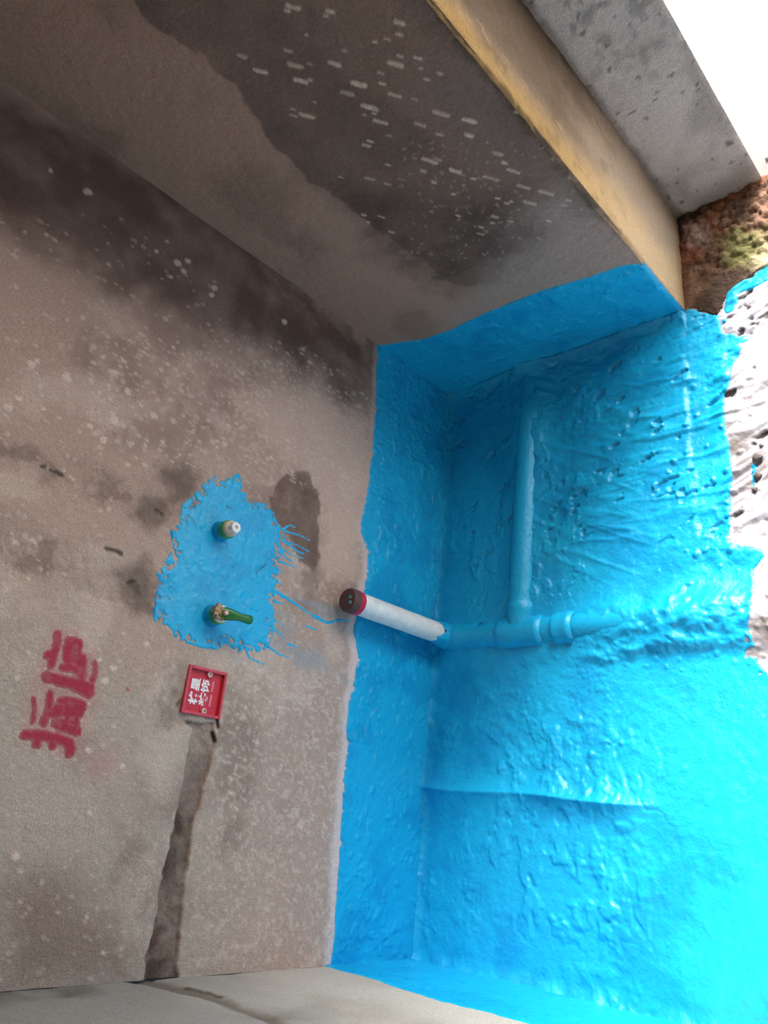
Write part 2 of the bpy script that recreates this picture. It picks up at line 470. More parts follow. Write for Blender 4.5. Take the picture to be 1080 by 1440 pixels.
# browner fade at the lower left, towards the left wall
c = mixc(c, BROWN, 0.7 * soft(U, V, onback([(0, 1240), (60, 1225), (150, 1270), (190, 1330), (180, 1385), (0, 1400)]), 0.05, 0.03, 12, 111))
c = mixc(c, srgb(182, 176, 168), 0.6 * soft(U, V, onback([(210, 1030), (262, 1030), (240, 1120), (215, 1110), (190, 1070)]), 0.03, 0.01, 20, 113))
c = mixc(c, srgb(176, 171, 165), 0.5 * soft(U, V, onback([(0, 1010), (100, 1060), (200, 1050), (180, 1160), (60, 1190), (0, 1180)]), 0.06, 0.03, 12, 114))
# filled pipe chases climbing above the two stubs
for pts, w, k in (([(258, 700), (190, 700), (110, 672), (0, 628)], 0.032, 121), ([(215, 836), (150, 815), (80, 790), (0, 762)], 0.036, 123)):
    s = linesd(U, V, onback(pts), w) + 0.022 * fbm(U, V, 26, k, 4)
    m = sstep(-0.012, 0.022, s)
    c = mixc(c, DARK, m * (0.12 + 0.40 * sstep(0.0, 0.4, fbm(U, V, 30, k + 1, 4))))
    hb = hb - 0.0025 * m * (1 + fbm(U, V, 45, k + 2, 3))
for pts, k in (([(182, 722), (205, 700), (232, 702), (245, 722), (232, 740), (200, 745)], 131), ([(170, 805), (205, 785), (222, 830), (218, 865), (190, 862)], 132), ([(225, 660), (265, 650), (285, 675), (255, 712)], 133)):
    m = soft(U, V, onback(pts), 0.02, 0.02, 40, k)
    c = mixc(c, srgb(78, 70, 66), 0.65 * m); hb = hb - 0.002 * m * (1 + 0.8 * fbm(U, V, 60, k + 9, 3))
for pts in ([(222, 716), (228, 722)], [(182, 818), (190, 816)], [(255, 985), (250, 992)], [(150, 770), (170, 778)], [(60, 655), (90, 668)]):
    c = mixc(c, (0.02, 0.017, 0.015), 0.8 * sstep(-0.002, 0.003, linesd(U, V, onback(pts), 0.004) + 0.003 * fbm(U, V, 150, 141, 2)))
# brown damp patch below the upper stub
m = soft(U, V, onback([(378, 702), (398, 672), (412, 670), (424, 657), (434, 662), (438, 682), (449, 692), (448, 780), (440, 805), (425, 790), (400, 748), (380, 722)]), 0.004, 0.012, 50, 143)
c = mixc(c, srgb(98, 80, 74), m * (0.72 + 0.28 * fbm(U, V, 25, 144, 4)))
# dark trace running down from it
c = mixc(c, BROWN, 0.5 * soft(U, V, onback([(425, 800), (447, 800), (442, 860), (425, 860)]), 0.012, 0.01, 40, 145))
# cut chase from the socket box to the left wall: sharp upper edge, rough lower one
chase = onback([(302, 1014), (262, 1016), (272, 1024), (262, 1075), (252, 1130), (240, 1190), (226, 1250), (212, 1310), (204, 1350), (203, 1392), (256, 1392), (250, 1350), (256, 1290), (262, 1235), (272, 1180), (284, 1110), (298, 1070), (304, 1040)])
s = polysd(U, V, chase) + 0.003 * fbm(U, V, 70, 147, 4) + 0.007 * fbm(U, V, 22, 146, 3)
m = sstep(-0.001, 0.004, s)
cc = mixc(np.tile(srgb(112, 100, 94), U.shape + (1,)), srgb(74, 62, 57), sstep(-0.15, 0.45, fbm(U, V, 22, 148, 5) + 0.35 * sstep(0.35, 0.0, U) - 0.05))
c = mixc(c, cc, m * np.clip(0.78 + 0.5 * fbm(U, V, 16, 150, 4), 0.35, 1))
hb = hb - m * (0.0055 + 0.003 * fbm(U, V, 55, 149, 4))
edge_line = onback([(300, 1016), (262, 1018)])
# rough hollow round the box
m = soft(U, V, onback([(222, 1020), (222, 985), (232, 955), (252, 935), (262, 928), (262, 1016), (240, 1022)]), 0.010, 0.016, 45, 151)
c = mixc(c, srgb(112, 104, 98), 0.65 * m * (0.8 + 0.6 * fbm(U, V, 60, 152, 3))); hb = hb - 0.003 * m
for pts in ([(305, 1010), (307, 1022)], [(300, 1030), (303, 1042)]):
    c = mixc(c, (0.012, 0.01, 0.01), sstep(-0.002, 0.003, linesd(U, V, onback(pts), 0.004)))
# thin bluish wash wiped between the patch and the band
wash = soft(U, V, onback([(392, 835), (440, 830), (500, 850), (500, 960), (470, 950), (390, 935), (330, 930), (350, 912)]), 0.02, 0.02, 30, 153)
stre = sstep(-0.1, 0.6, fbm(U, V, 45, 155, 4, fv=10))
c = mixc(c, srgb(120, 150, 170), 0.45 * wash * stre)
# pale milky rim along the band
band_top = [(530, 486), (529, 520), (528, 560), (526, 600), (521, 650), (516, 690), (510, 720), (506, 742), (511, 757), (517, 776), (516, 800), (512, 830), (500, 868), (497, 884), (500, 905), (503, 930), (497, 960), (490, 990), (487, 1020), (489, 1050), (484, 1080), (482, 1110), (478, 1180), (473, 1260), (468, 1330), (464, 1361)]
band_poly = onback(band_top) + [(-0.02, 0.255), (-0.02, -0.03), (W + 0.02, -0.03), (W + 0.02, 0.316)]
bsd = polysd(U, V, band_poly)
c = mixc(c, srgb(205, 198, 204), 0.75 * sstep(-0.030, -0.004, bsd + 0.010 * fbm(U, V, 35, 157, 3)) * sstep(0.92, 0.80, U))
c = mixc(c, srgb(190, 180, 184), 0.4 * sstep(-0.018, -0.002, bsd + 0.008 * fbm(U, V, 35, 158, 3)))
# red overspray around the stencil
sten = onback([(78, 888), (110, 890), (140, 930), (132, 985), (118, 1040), (105, 1066), (70, 1058), (34, 1040), (40, 985), (60, 930)])
c = mixc(c, srgb(172, 108, 112), 0.55 * soft(U, V, sten, 0.02, 0.012, 30, 161) * (0.7 + 0.5 * fbm(U, V, 90, 163, 3)))
c = mixc(c, srgb(160, 60, 66), 0.8 * sstep(-.001, .003, linesd(U, V, onback([(178, 968), (180, 971)]), 0.003)))
c = mixc(c, srgb(180, 130, 132), 0.3 * soft(U, V, onback([(120, 1060), (150, 1040), (170, 1075), (130, 1100)]), 0.03, 0.02, 20, 164))
# pocket cut for the socket box
pit = np.minimum(0.0395 - np.abs(U - 0.4608), 0.0395 - np.abs(V - 0.6569))
hb = np.where(pit > 0, -0.020, hb); c = mixc(c, srgb(60, 50, 48), (pit > -0.002) * 1.0)
# splashes of pale mortar
rnd = random.Random(11)
def splash(U, V, c, h, a, b, r, col, amt, lift):
    """a, b: ends of one fleck on the plane, r: its radius"""
    u0 = U[:, 0]; v0 = V[0, :]
    lo = np.minimum(a, b); hi = np.maximum(a, b)
    i = np.where((u0 > lo[0] - 1.6 * r) & (u0 < hi[0] + 1.6 * r))[0]; j = np.where((v0 > lo[1] - 1.6 * r) & (v0 < hi[1] + 1.6 * r))[0]
    if len(i) == 0 or len(j) == 0: return
    sl = np.ix_(i, j)
    sd = linesd(U[sl], V[sl], [a, b], r) + 0.25 * r * noise(U[sl], V[sl], 0.9 / r, 5)
    m = sstep(-0.0012, 0.0014, sd)
    c[sl] = mixc(c[sl], col, m * amt); h[sl] += m * lift
flecks = [(71, 240, 4), (122, 270, 6), (220, 353, 4), (251, 370, 6), (258, 381, 5), (265, 367, 5), (303, 405, 5), (297, 415, 5), (398, 452, 5), (115, 447, 4), (45, 512, 6), (52, 508, 4), (94, 532, 6), (163, 525, 5),
          (180, 550, 6), (160, 592, 7), (144, 618, 6), (198, 570, 4), (215, 584, 5), (340, 524, 4), (386, 538, 3), (236, 512, 4), (60, 575, 3), (10, 573, 5), (25, 560, 4), (128, 600, 4), (205, 906, 4), (157, 940, 4),
          (148, 957, 5), (23, 954, 3), (160, 1022, 3), (122, 1055, 4), (22, 1206, 5), (127, 1145, 3), (170, 1078, 4), (122, 1290, 3), (140, 928, 4)]
for a, b, r in flecks:
    p = np.array(onback([(a, b), (a + rnd.uniform(-3, 3), b + rnd.uniform(-1, 1))]))
    splash(U, V, c, hb, p[0], p[1], r * 0.0011, PALE * 1.02, 0.8, 0.0010)
def many(n, poly_px, r0, r1, amt, seed, lx=2.0):
    rnd = random.Random(seed); k = 0
    xs_ = [p[0] for p in poly_px]; ys_ = [p[1] for p in poly_px]
    P = np.array(poly_px, float)
    while k < n:
        a = rnd.uniform(min(xs_), max(xs_)); b = rnd.uniform(min(ys_), max(ys_))
        if polysd(np.array([a]), np.array([b]), poly_px)[0] < 0: continue
        k += 1
        e = rnd.uniform(0, lx)
        p = np.array(onback([(a - e, b - e * .4), (a + e, b + e * .4)]))
        splash(U, V, c, hb, p[0], p[1], r0 + (r1 - r0) * rnd.random() ** 2.5, PALE * rnd.uniform(0.85, 1.05), amt * rnd.uniform(0.5, 1), 0.0006)
many(520, [(130, 470), (330, 470), (440, 490), (525, 560), (520, 660), (400, 650), (270, 660), (120, 610)], 0.0016, 0.0050, 0.75, 21)
many(300, [(300, 500), (525, 560), (515, 720), (450, 700), (360, 650)], 0.0015, 0.0032, 0.6, 23)
many(260, [(0, 300), (200, 300), (330, 420), (200, 700), (0, 900)], 0.0015, 0.0045, 0.65, 25)
many(170, [(320, 1010), (480, 980), (480, 1180), (300, 1150)], 0.0016, 0.0042, 0.6, 27, 3)
many(220, [(0, 880), (240, 880), (220, 1200), (180, 1380), (0, 1380)], 0.0014, 0.0036, 0.55, 29)
many(120, [(280, 1180), (470, 1180), (460, 1350), (260, 1350)], 0.0014, 0.0030, 0.4, 31)
many(170, [(340, 930), (480, 950), (470, 1000), (330, 1010)], 0.0016, 0.0038, 0.6, 33)
c = np.clip(c * np.array([1.26, 1.10, 1.00]), 0, 0.85)
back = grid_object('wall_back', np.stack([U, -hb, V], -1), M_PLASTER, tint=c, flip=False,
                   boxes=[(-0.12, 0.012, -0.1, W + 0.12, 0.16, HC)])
tag(back, 'stained grey brown cement wall with blue painted foot', kind='structure')

def back_coat(name, sd, tint, mat, thick, keepd=0.004, edge=0.003):
    off = np.where(sd > 0, sstep(0, edge, sd) * thick, np.maximum(sd * 0.8, -0.003))
    return grid_object(name, np.stack([U, -(hb + off), V], -1), mat, back, tint=tint, keep=sd > -keepd)

bt = mixc(np.tile(BLUE, U.shape + (1,)), BLUE_DEEP, 0.8 * sstep(-0.1, 0.5, fbm(U, V, 14, 171, 5)))
# brushed-thin streaks at the upper edge
bb = bsd + 0.0016 * fbm(U, V, 110, 173, 3) + 0.003 * fbm(U, V, 30, 174, 3)
bb = bb - 0.006 * sstep(0.25, 0.55, fbm(U, V, 95, 175, 2, fv=18)) * sstep(0.03, 0.0, bsd)
back_coat('paint_band', bb, bt, M_COAT, 0.0018 + 0.0022 * sstep(0.1, 0.5, fbm(U, V, 60, 176, 3)))['label'] = 'blue waterproof band along the foot of the wall'
patch_px = [(278, 690), (298, 668), (318, 672), (337, 664), (342, 690), (352, 702), (372, 708), (385, 722), (393, 738), (394, 760), (398, 775), (391, 792), (392, 808), (388, 822), (387, 850), (384, 870), (386, 885), (376, 912),
            (362, 918), (345, 913), (335, 918), (316, 906), (305, 915), (280, 910), (262, 905), (246, 898), (238, 882), (216, 872), (217, 850), (224, 822), (220, 806), (230, 796), (244, 770), (238, 745), (250, 738), (256, 712)]
psd = polysd(U, V, onback(patch_px)) + 0.0035 * fbm(U, V, 90, 181, 4)
psd = psd - 0.05 * sstep(0.22, 0.4, fbm(U, V, 150, 182, 2)) * sstep(0.035, 0.0, psd) * sstep(0.40, 0.30, np.abs(U - 0.55) + np.abs(V - 0.72) * 0)
drips = [[(392, 742), (404, 748), (420, 752), (436, 760)], [(394, 758), (410, 770), (424, 778), (434, 780)], [(394, 770), (408, 780), (430, 786)], [(394, 775), (404, 786), (416, 792)],
         [(392, 790), (402, 793), (420, 800)], [(396, 745), (408, 738), (416, 742)], [(398, 752), (402, 762), (416, 766), (436, 776)], [(388, 832), (404, 842), (420, 852), (434, 862), (450, 868)], [(388, 846), (398, 850)],
         [(440, 866), (460, 876), (478, 872), (494, 872)], [(386, 818), (400, 822)], [(384, 872), (394, 876)], [(345, 912), (352, 926), (372, 934)], [(376, 908), (392, 920), (410, 926)],
         [(404, 905), (420, 910)], [(430, 880), (446, 886)], [(390, 800), (399, 806)], [(386, 885), (398, 894)]]
for k, dpts in enumerate(drips):
    r0 = 0.0042 if k in (7, 9) else 0.0028
    psd = np.maximum(psd, linesd(U, V, onback(dpts), r0, 0.0013) + 0.0012 * fbm(U, V, 160, 183 + k, 2))
ft = linesd(U, V, onback([(320, 700), (330, 690)]), 0.001)
pt = mixc(np.tile(BLUE * 1.04, U.shape + (1,)), BLUE_DEEP, 0.55 * sstep(0.0, 0.5, fbm(U, V, 20, 191, 5)))
for q in ([(365, 800), (374, 793)], [(360, 806), (366, 801)], [(270, 705), (274, 716)], [(266, 725), (272, 735)], [(236, 838), (240, 845)], [(318, 712), (326, 716)]):
    pt = mixc(pt, (0.01, 0.05, 0.12), 0.8 * sstep(-.001, .002, linesd(U, V, onback(q), 0.0018) + 0.002 * fbm(U, V, 200, 193, 2)))
back_coat('paint_patch', psd, pt, M_COAT, 0.0016 + 0.0014 * sstep(0, .5, fbm(U, V, 70, 195, 3)))['label'] = 'ragged blue patch with drips around the two pipe stubs'

# sprayed stencil letters (traced strokes)
def sten_strokes(strokes, seed):
    s = np.full(U.shape, -1.0)
    for pts, r in strokes:
        s = np.maximum(s, linesd(U, V, onback(pts), r))
    return s + 0.0022 * fbm(U, V, 90, seed, 3) + 0.0012 * noise(U, V, 330, seed + 5)
Zs = lambda a, b: (20 + a / 7.2, 880 + b / 7.2)
ch1 = [([Zs(110, 1100), Zs(240, 1110), Zs(400, 1130), Zs(520, 1170), Zs(575, 1240)], 0.0095), ([Zs(240, 1110), Zs(225, 1200)], 0.0085), ([Zs(400, 1130), Zs(395, 1215)], 0.0085), ([Zs(560, 1190), Zs(560, 1280)], 0.010),
       ([Zs(200, 740), Zs(205, 850), Zs(185, 970)], 0.0048), ([Zs(365, 690), Zs(345, 850), Zs(305, 980)], 0.0080), ([Zs(350, 880), Zs(520, 870), Zs(660, 890)], 0.010),
       ([Zs(480, 760), Zs(600, 770), Zs(690, 810)], 0.0085), ([Zs(430, 830), Zs(600, 840), Zs(690, 850)], 0.008), ([Zs(420, 990), Zs(520, 1030), Zs(640, 1070)], 0.0095), ([Zs(640, 790), Zs(620, 1060)], 0.0080), ([Zs(540, 780), Zs(520, 1020)], 0.0070), ([Zs(470, 960), Zs(640, 980)], 0.006)]
ch2 = [([Zs(440, 90), Zs(420, 240), Zs(375, 390)], 0.0085), ([Zs(340, 300), Zs(390, 280)], 0.0085), ([Zs(335, 520), Zs(480, 560), Zs(620, 600), Zs(750, 680)], 0.0110), ([Zs(580, 560), Zs(770, 620)], 0.009),
       ([Zs(560, 170), Zs(640, 180), Zs(620, 260)], 0.0110), ([Zs(540, 230), Zs(540, 330), Zs(640, 320), Zs(680, 400)], 0.0110), ([Zs(490, 420), Zs(560, 420), Zs(660, 460)], 0.0085), ([Zs(600, 200), Zs(690, 400), Zs(690, 500)], 0.0095),
       ([Zs(815, 380), Zs(820, 470), Zs(790, 560)], 0.0065), ([Zs(690, 330), Zs(680, 480)], 0.0100)]
for k, st in enumerate((ch1, ch2)):
    s = sten_strokes(st, 201 + k)
    off = np.where(s > 0, 0.0006 * sstep(0, 0.003, s), np.maximum(s * 0.5, -0.002))
    tc_ = mixc(np.tile(srgb(172, 118, 116), U.shape + (1,)), srgb(166, 54, 72), sstep(-0.0005, 0.0055, s))
    tc_ = mixc(tc_, srgb(164, 96, 98), 0.6 * sstep(0.1, 0.5, fbm(U, V, 60, 207 + k, 4)))
    o = grid_object('stencil_character', np.stack([U, -(hb + off), V], -1), M_SPRAY, back, tint=tc_, keep=s > -0.003)
    o['label'] = ('red sprayed character nearer the left wall', 'red sprayed character nearer the blue patch')[k]

# ------------------------------------------------------------------ right wall and its reveal
ry = axis_steps(-L, 0.0, 0.0026)
rz = axis_steps(0.0, 1.45, 0.0026, 1.6, 1.9, 2.2, HC)
U2, V2 = np.meshgrid(ry, rz, indexing='ij')
LB = srgb(158, 142, 133); DB = srgb(92, 84, 80); MG = srgb(150, 146, 146)
c = np.tile(LB, U2.shape + (1,))
c = mixc(c, srgb(128, 114, 106), 0.6 * sstep(0, .5, fbm(U2, V2, 7, 301, 5)))
stain = onright([(-40, -300), (100, -120), (170, -40), (200, 20), (250, 62), (285, 80), (300, 104), (335, 122), (340, 150), (366, 172), (380, 200), (405, 226), (440, 258), (500, 302), (560, 345), (640, 400), (720, 400), (800, 330), (850, 300), (780, 215), (680, 85), (600, -40), (400, -300)])
s = polysd(U2, V2, stain) + 0.012 * fbm(U2, V2, 30, 303, 4)
m = sstep(-0.002, 0.006, s) * (0.75 + 0.25 * fbm(U2, V2, 9, 305, 4))
c = mixc(c, DB, np.clip(m, 0, 1))
m = soft(U2, V2, onright([(400, -40), (430, 10), (470, 50), (480, 100), (520, 130), (580, 165), (640, 225), (700, 262), (740, 240), (660, 120), (560, -20), (540, -60)]), 0.02, 0.02, 22, 307)
c = mixc(c, srgb(128, 114, 106), 0.7 * m)
m = soft(U2, V2, onright([(640, 80), (700, 130), (790, 240), (840, 310), (830, 340), (740, 280), (640, 190), (600, 100)]), 0.03, 0.03, 20, 309)
c = mixc(c, srgb(112, 108, 108), 0.6 * m)
m = soft(U2, V2, onright([(905, 380), (850, 305), (790, 262), (730, 300), (660, 400), (640, 450), (760, 420)]), 0.06, 0.04, 14, 311)
c = mixc(c, MG, 0.85 * m)
m = soft(U2, V2, onright([(430, 240), (560, 290), (740, 270), (760, 330), (640, 420), (540, 360)]), 0.05, 0.03, 18, 313)
c = mixc(c, srgb(74, 68, 67), 0.7 * m * (0.6 + 0.4 * sstep(-.2, .4, fbm(U2, V2, 30, 314, 4))))
c = mixc(c, srgb(60, 62, 50), 0.7 * sstep(0.02, 0.0, U2 + L + 0.012 * fbm(U2, V2, 40, 315, 3)) * sstep(0.25, 0.4, V2))
h2 = 0.0022 * fbm(U2, V2, 8, 317, 3) + 0.0011 * fbm(U2, V2, 55, 319, 4)
rnd = random.Random(5)
fl2 = [(340, 79), (366, 100), (415, 92), (423, 114), (470, 90), (504, 118), (488, 130), (520, 150), (556, 90), (562, 32), (412, 10), (432, 163), (515, 205), (535, 171), (555, 133), (520, 252), (590, 176), (660, 190), (745, 285), (768, 270), (700, 216), (690, 250), (722, 240), (640, 240), (604, 226), (736, 262), (660, 170), (620, 160)]
for _ in range(80):
    a = rnd.uniform(400, 800); b = rnd.uniform(0, 330)
    if (b - 0) < (a - 610) * 1.28: continue
    if b > 60 + (a - 250) * 0.95: continue
    fl2.append((a, b))
for k, (a, b) in enumerate(fl2):
    e = rnd.uniform(4, 10) if k < 28 else rnd.uniform(0.8, 4.5)
    p = np.array(onright([(a - e, b - e * .28), (a + e, b + e * .28)]))
    splash(U2, V2, c, h2, p[0], p[1], rnd.uniform(.003, .0048) if k < 28 else rnd.uniform(.0018, .0034), srgb(205, 198, 190), rnd.uniform(.45, .85), 0.0008)
for _ in range(260):
    a = rnd.uniform(560, 880); b = rnd.uniform(200, 400)
    if b < (a - 610) * 1.28: continue
    p = np.array(onright([(a, b), (a + rnd.uniform(-4, 4), b + rnd.uniform(-3, 3))]))
    splash(U2, V2, c, h2, p[0], p[1], rnd.uniform(.0012, .0026), srgb(168, 164, 162), rnd.uniform(.2, .6), 0.0004)
# the arris at the doorway is worn round
h2 = h2 - 0.006 * np.clip(1 - (U2 + L) / 0.012, 0, 1) ** 2
c = np.clip(c * np.array([1.22, 0.98, 0.84]), 0, 0.85)
right = grid_object('wall_right', np.stack([W - h2, U2, V2], -1), M_PLASTER, tint=c, flip=True,
                    boxes=[(W + 0.012, -L + 0.012, -0.1, XO - 0.002, 0.16, HC)])
tag(right, 'dark moisture stained cement wall ending at the doorway', kind='structure')
rb_top = [(530, 486), (560, 482), (600, 475), (640, 460), (670, 446), (700, 432), (760, 408), (820, 391), (870, 375), (888, 371), (903, 371)]
rp = [(0.02, onright([(530, 486)])[0][1])] + onright(rb_top) + [(-L - 0.02, 0.23), (-L - 0.02, -0.03), (0.02, -0.03)]
s = polysd(U2, V2, rp) + 0.004 * fbm(U2, V2, 50, 323, 4)
off = np.where(s > 0, sstep(0, .004, s) * (0.0022 + 0.002 * sstep(0, .5, fbm(U2, V2, 45, 325, 3))), np.maximum(s * .8, -.003))
t2 = mixc(np.tile(BLUE, U2.shape + (1,)), BLUE_DEEP, 0.8 * sstep(-.1, .5, fbm(U2, V2, 14, 327, 5)))
grid_object('paint_band', np.stack([W - h2 - off, U2, V2], -1), M_COAT, right, tint=t2, keep=s > -.005, flip=True)['label'] = 'blue waterproof band along the foot of the wall'

ex = axis_steps(W, XO, 0.005); ez = axis_steps(-0.04, 1.45, 0.005, 1.6, 2.0, HC)
U3, V3 = np.meshgrid(ex, ez, indexing='ij')
OC = srgb(214, 188, 138); CRM = srgb(226, 208, 178)
c = mixc(np.tile(OC, U3.shape + (1,)), CRM, sstep(0.55, 0.15, V3) * 0.8)
c = mixc(c, srgb(176, 142, 84), 0.7 * sstep(0.35, 0.75, V3 + 0.1 * fbm(U3, V3, 8, 331, 3)))
gz = sstep(0.04, 0.13, U3 - W - 0.03 + 0.05 * sstep(0.2, 0.7, V3) + 0.03 * fbm(U3, V3, 9, 333, 4)) 
c = mixc(c, srgb(190, 180, 168), 0.8 * gz)
c = mixc(c, srgb(112, 98, 84), 0.8 * gz * sstep(0.30, 0.62, V3 + 0.1 * fbm(U3, V3, 14, 335, 4)))
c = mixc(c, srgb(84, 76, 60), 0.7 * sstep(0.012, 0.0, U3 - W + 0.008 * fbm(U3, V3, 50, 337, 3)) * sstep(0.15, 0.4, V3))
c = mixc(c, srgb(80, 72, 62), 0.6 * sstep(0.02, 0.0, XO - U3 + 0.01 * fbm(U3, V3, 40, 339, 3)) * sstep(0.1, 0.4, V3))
c = mixc(c, srgb(120, 100, 76), 0.4 * sstep(0.1, 0.5, fbm(U3, V3, 26, 341, 4)) * sstep(0.2, 0.5, V3))
c = mixc(c, srgb(180, 130, 60), 0.5 * sstep(0.05, 0.0, V3))
h3 = 0.0035 * fbm(U3, V3, 7, 343, 3) + 0.0012 * fbm(U3, V3, 45, 345, 3)
rnd = random.Random(9)
for k in range(26):
    a = rnd.uniform(640, 800); b = (a - 640) * 1.25 + rnd.uniform(-10, 40)
    p = np.array(onreveal([(a, b), (a + 6, b + 9)])); splash(U3, V3, c, h3, p[0], p[1], .003, srgb(205, 190, 150), .35, .0006)
h3 = h3 - 0.006 * np.clip(1 - (U3 - W) / 0.012, 0, 1) ** 2
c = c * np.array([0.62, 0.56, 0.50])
rev = grid_object('reveal', np.stack([U3, -L - h3, V3], -1), M_PLASTER, right, tint=c)
rev['label'] = 'ochre tinted end face of the wall'

# ------------------------------------------------------------------ outer leaf of the doorway
oy = axis_steps(YO, -L + 0.01, 0.005); oz = axis_steps(-0.03, 1.3, 0.005, 1.6, 2.0, HC)
U4, V4 = np.meshgrid(oy, oz, indexing='ij')
c = mixc(np.tile(srgb(186, 182, 178), U4.shape + (1,)), srgb(160, 156, 152), sstep(0, .5, fbm(U4, V4, 8, 351, 4)))
c = mixc(c, srgb(112, 110, 108), 0.6 * sstep(.12, .45, fbm(U4, V4, 24, 353, 4)) * sstep(0.28, 0.55, V4))
c = mixc(c, srgb(92, 90, 88), 0.45 * sstep(.22, .5, fbm(U4, V4, 40, 355, 4)) * sstep(0.35, 0.6, V4))
c = mixc(c, srgb(100, 92, 84), 0.6 * sstep(-L - 0.02, -L - 0.004, U4 + 0.006 * fbm(U4, V4, 40, 357, 3)))
c = mixc(c, (0.03, 0.026, 0.024), 0.6 * sstep(0.62, 0.68, fbm(U4, V4, 60, 359, 2)))
h4 = 0.002 * fbm(U4, V4, 10, 361, 3) + 0.001 * fbm(U4, V4, 50, 363, 3)
h4 = h4 - 0.004 * np.clip(1 - (U4 - YO) / 0.01, 0, 1) ** 2
leaf = grid_object('wall_entrance', np.stack([XO - h4, U4, V4], -1), M_PLASTER, tint=c, flip=True,
                   boxes=[(XO + 0.006, YO + 0.004, -0.1, XO + 0.12, -L + 0.1, HC)])
tag(leaf, 'narrow pale grey plastered strip beside the bright opening', kind='structure')

def solid(name, boxes, mat, label):
    bm = bmesh.new()
    for (x0, y0, z0, x1, y1, z1) in boxes:
        box_bm(bm, ((x0 + x1) / 2, (y0 + y1) / 2, (z0 + z1) / 2), (x1 - x0, y1 - y0, z1 - z0))
    o = bm_object(name, bm, mat, smooth=False)
    return tag(o, label, kind='structure')
solid('wall_entrance_head', [(XO + 0.002, YD, HD, XO + 0.12, YO, HC), (XO + 0.002, YF - 0.1, -0.1, XO + 0.12, YD, HC)], M_ROUGHWALL, 'plain wall around the open doorway')
solid('wall_front', [(-0.12, YF - 0.12, -0.1, XO + 0.12, YF, HC)], M_ROUGHWALL, 'plain cement wall behind the viewer')
solid('ceiling', [(-0.12, YF - 0.12, HC, XO + 0.12, 0.16, HC + 0.12)], M_CEIL, 'bare concrete ceiling slab')
solid('floor_outside', [(XO + 0.12, -4.0, -0.2, XO + 4.0, 2.0, -0.05)], M_OUT, 'pale concrete ground outside the doorway')

# ------------------------------------------------------------------ left wall
ly = axis_steps(0.0, -0.62, 0.005, -0.8, -1.2, -1.8, YF); lz = axis_steps(0.0, 1.2, 0.005, 1.4, 1.8, 2.2, HC)
U5, V5 = np.meshgrid(ly, lz, indexing='ij')
c = mixc(np.tile(srgb(172, 166, 158), U5.shape + (1,)), srgb(130, 124, 116), sstep(-.1, .5, fbm(U5, V5, 7, 401, 5)))
c = c * 0.72
c = mixc(c, srgb(190, 180, 166), 0.7 * sstep(0.70, 0.40, V5 + 0.1 * fbm(U5, V5, 6, 402, 3)))  # tinted darker above to cut bounced light, paler towards the foot
h5 = 0.002 * fbm(U5, V5, 8, 403, 3) + 0.001 * fbm(U5, V5, 50, 405, 3)
s = linesd(U5, V5, onleft([(205, 1380), (245, 1388), (300, 1402), (400, 1440), (460, 1470)]), 0.026, 0.010) + 0.01 * fbm(U5, V5, 30, 407, 4)
m = sstep(-.006, .012, s)
c = mixc(c, srgb(96, 86, 74), 0.75 * m); h5 = h5 - 0.004 * m
s = linesd(U5, V5, onleft([(262, 1388), (290, 1394), (310, 1400)]), 0.004) + 0.003 * fbm(U5, V5, 90, 409, 3)
c = mixc(c, srgb(70, 62, 44), 0.8 * sstep(-.002, .003, s))
left = grid_object('wall_left', np.stack([h5, U5, V5], -1), M_PLASTER, tint=c, flip=True,
                   boxes=[(-0.12, YF, -0.1, -0.012, 0.16, HC)])
tag(left, 'pale grey plastered wall at the lower edge of the picture', kind='structure')
lp_ = onleft([(464, 1361), (520, 1376), (560, 1389), (600, 1402), (650, 1415), (700, 1428), (743, 1441)])
yl, zl = lp_[-1]
sl_ = (lp_[-1][1] - lp_[0][1]) / (lp_[-1][0] - lp_[0][0])
s = polysd(U5, V5, [(0.02, lp_[0][1])] + lp_ + [(-0.62, zl), (-0.62, -0.03), (0.02, -0.03)]) + 0.004 * fbm(U5, V5, 60, 411, 3)
s = np.minimum(s, U5 + 0.60)
off = np.where(s > 0, sstep(0, .004, s) * 0.0025, np.maximum(s * .8, -.003))
t5 = mixc(np.tile(BLUE, U5.shape + (1,)), BLUE_DEEP, 0.6 * sstep(-.1, .5, fbm(U5, V5, 14, 413, 5)))
grid_object('paint_band', np.stack([h5 + off, U5, V5], -1), M_COAT, left, tint=t5, keep=s > -.006, flip=True)['label'] = 'blue waterproof band along the foot of the wall'

# ------------------------------------------------------------------ raw rubble in the threshold
rx = axis_steps(W - 0.06, XO + 0.01, 0.003); ryy = axis_steps(-0.98, -L + 0.012, 0.003)
U6, V6 = np.meshgrid(rx, ryy, indexing='ij')
s6 = polysd(U6, V6, rub_poly) + 0.004 * fbm(U6, V6, 60, 71, 3)
br = 0.012 * fbm(U6, V6, 14, 421, 5, gain=0.65) + 0.006 * np.abs(fbm(U6, V6, 45, 423, 3))
br = br + crumbs(U6, V6, 260, (W + 0.02, XO, -0.95, -L), 0.004, 0.012, 9) * sstep(0.02, 0.10, U6 - W)
top = sstep(0.0, 0.03, s6)
z6 = -0.004 + br * (0.35 + 0.65 * sstep(0.03, 0.12, U6 - W)) + 0.006 * top
z6 = np.where(s6 > 0, z6 + 0.004, np.maximum(s6, -0.012) - 0.006)
cr = mixc(np.tile(srgb(122, 92, 74), U6.shape + (1,)), srgb(78, 56, 44), sstep(-.2, .4, fbm(U6, V6, 22, 425, 4)))
cr = mixc(cr, srgb(150, 92, 66), 0.6 * sstep(.1, .45, fbm(U6, V6, 16, 427, 4)))
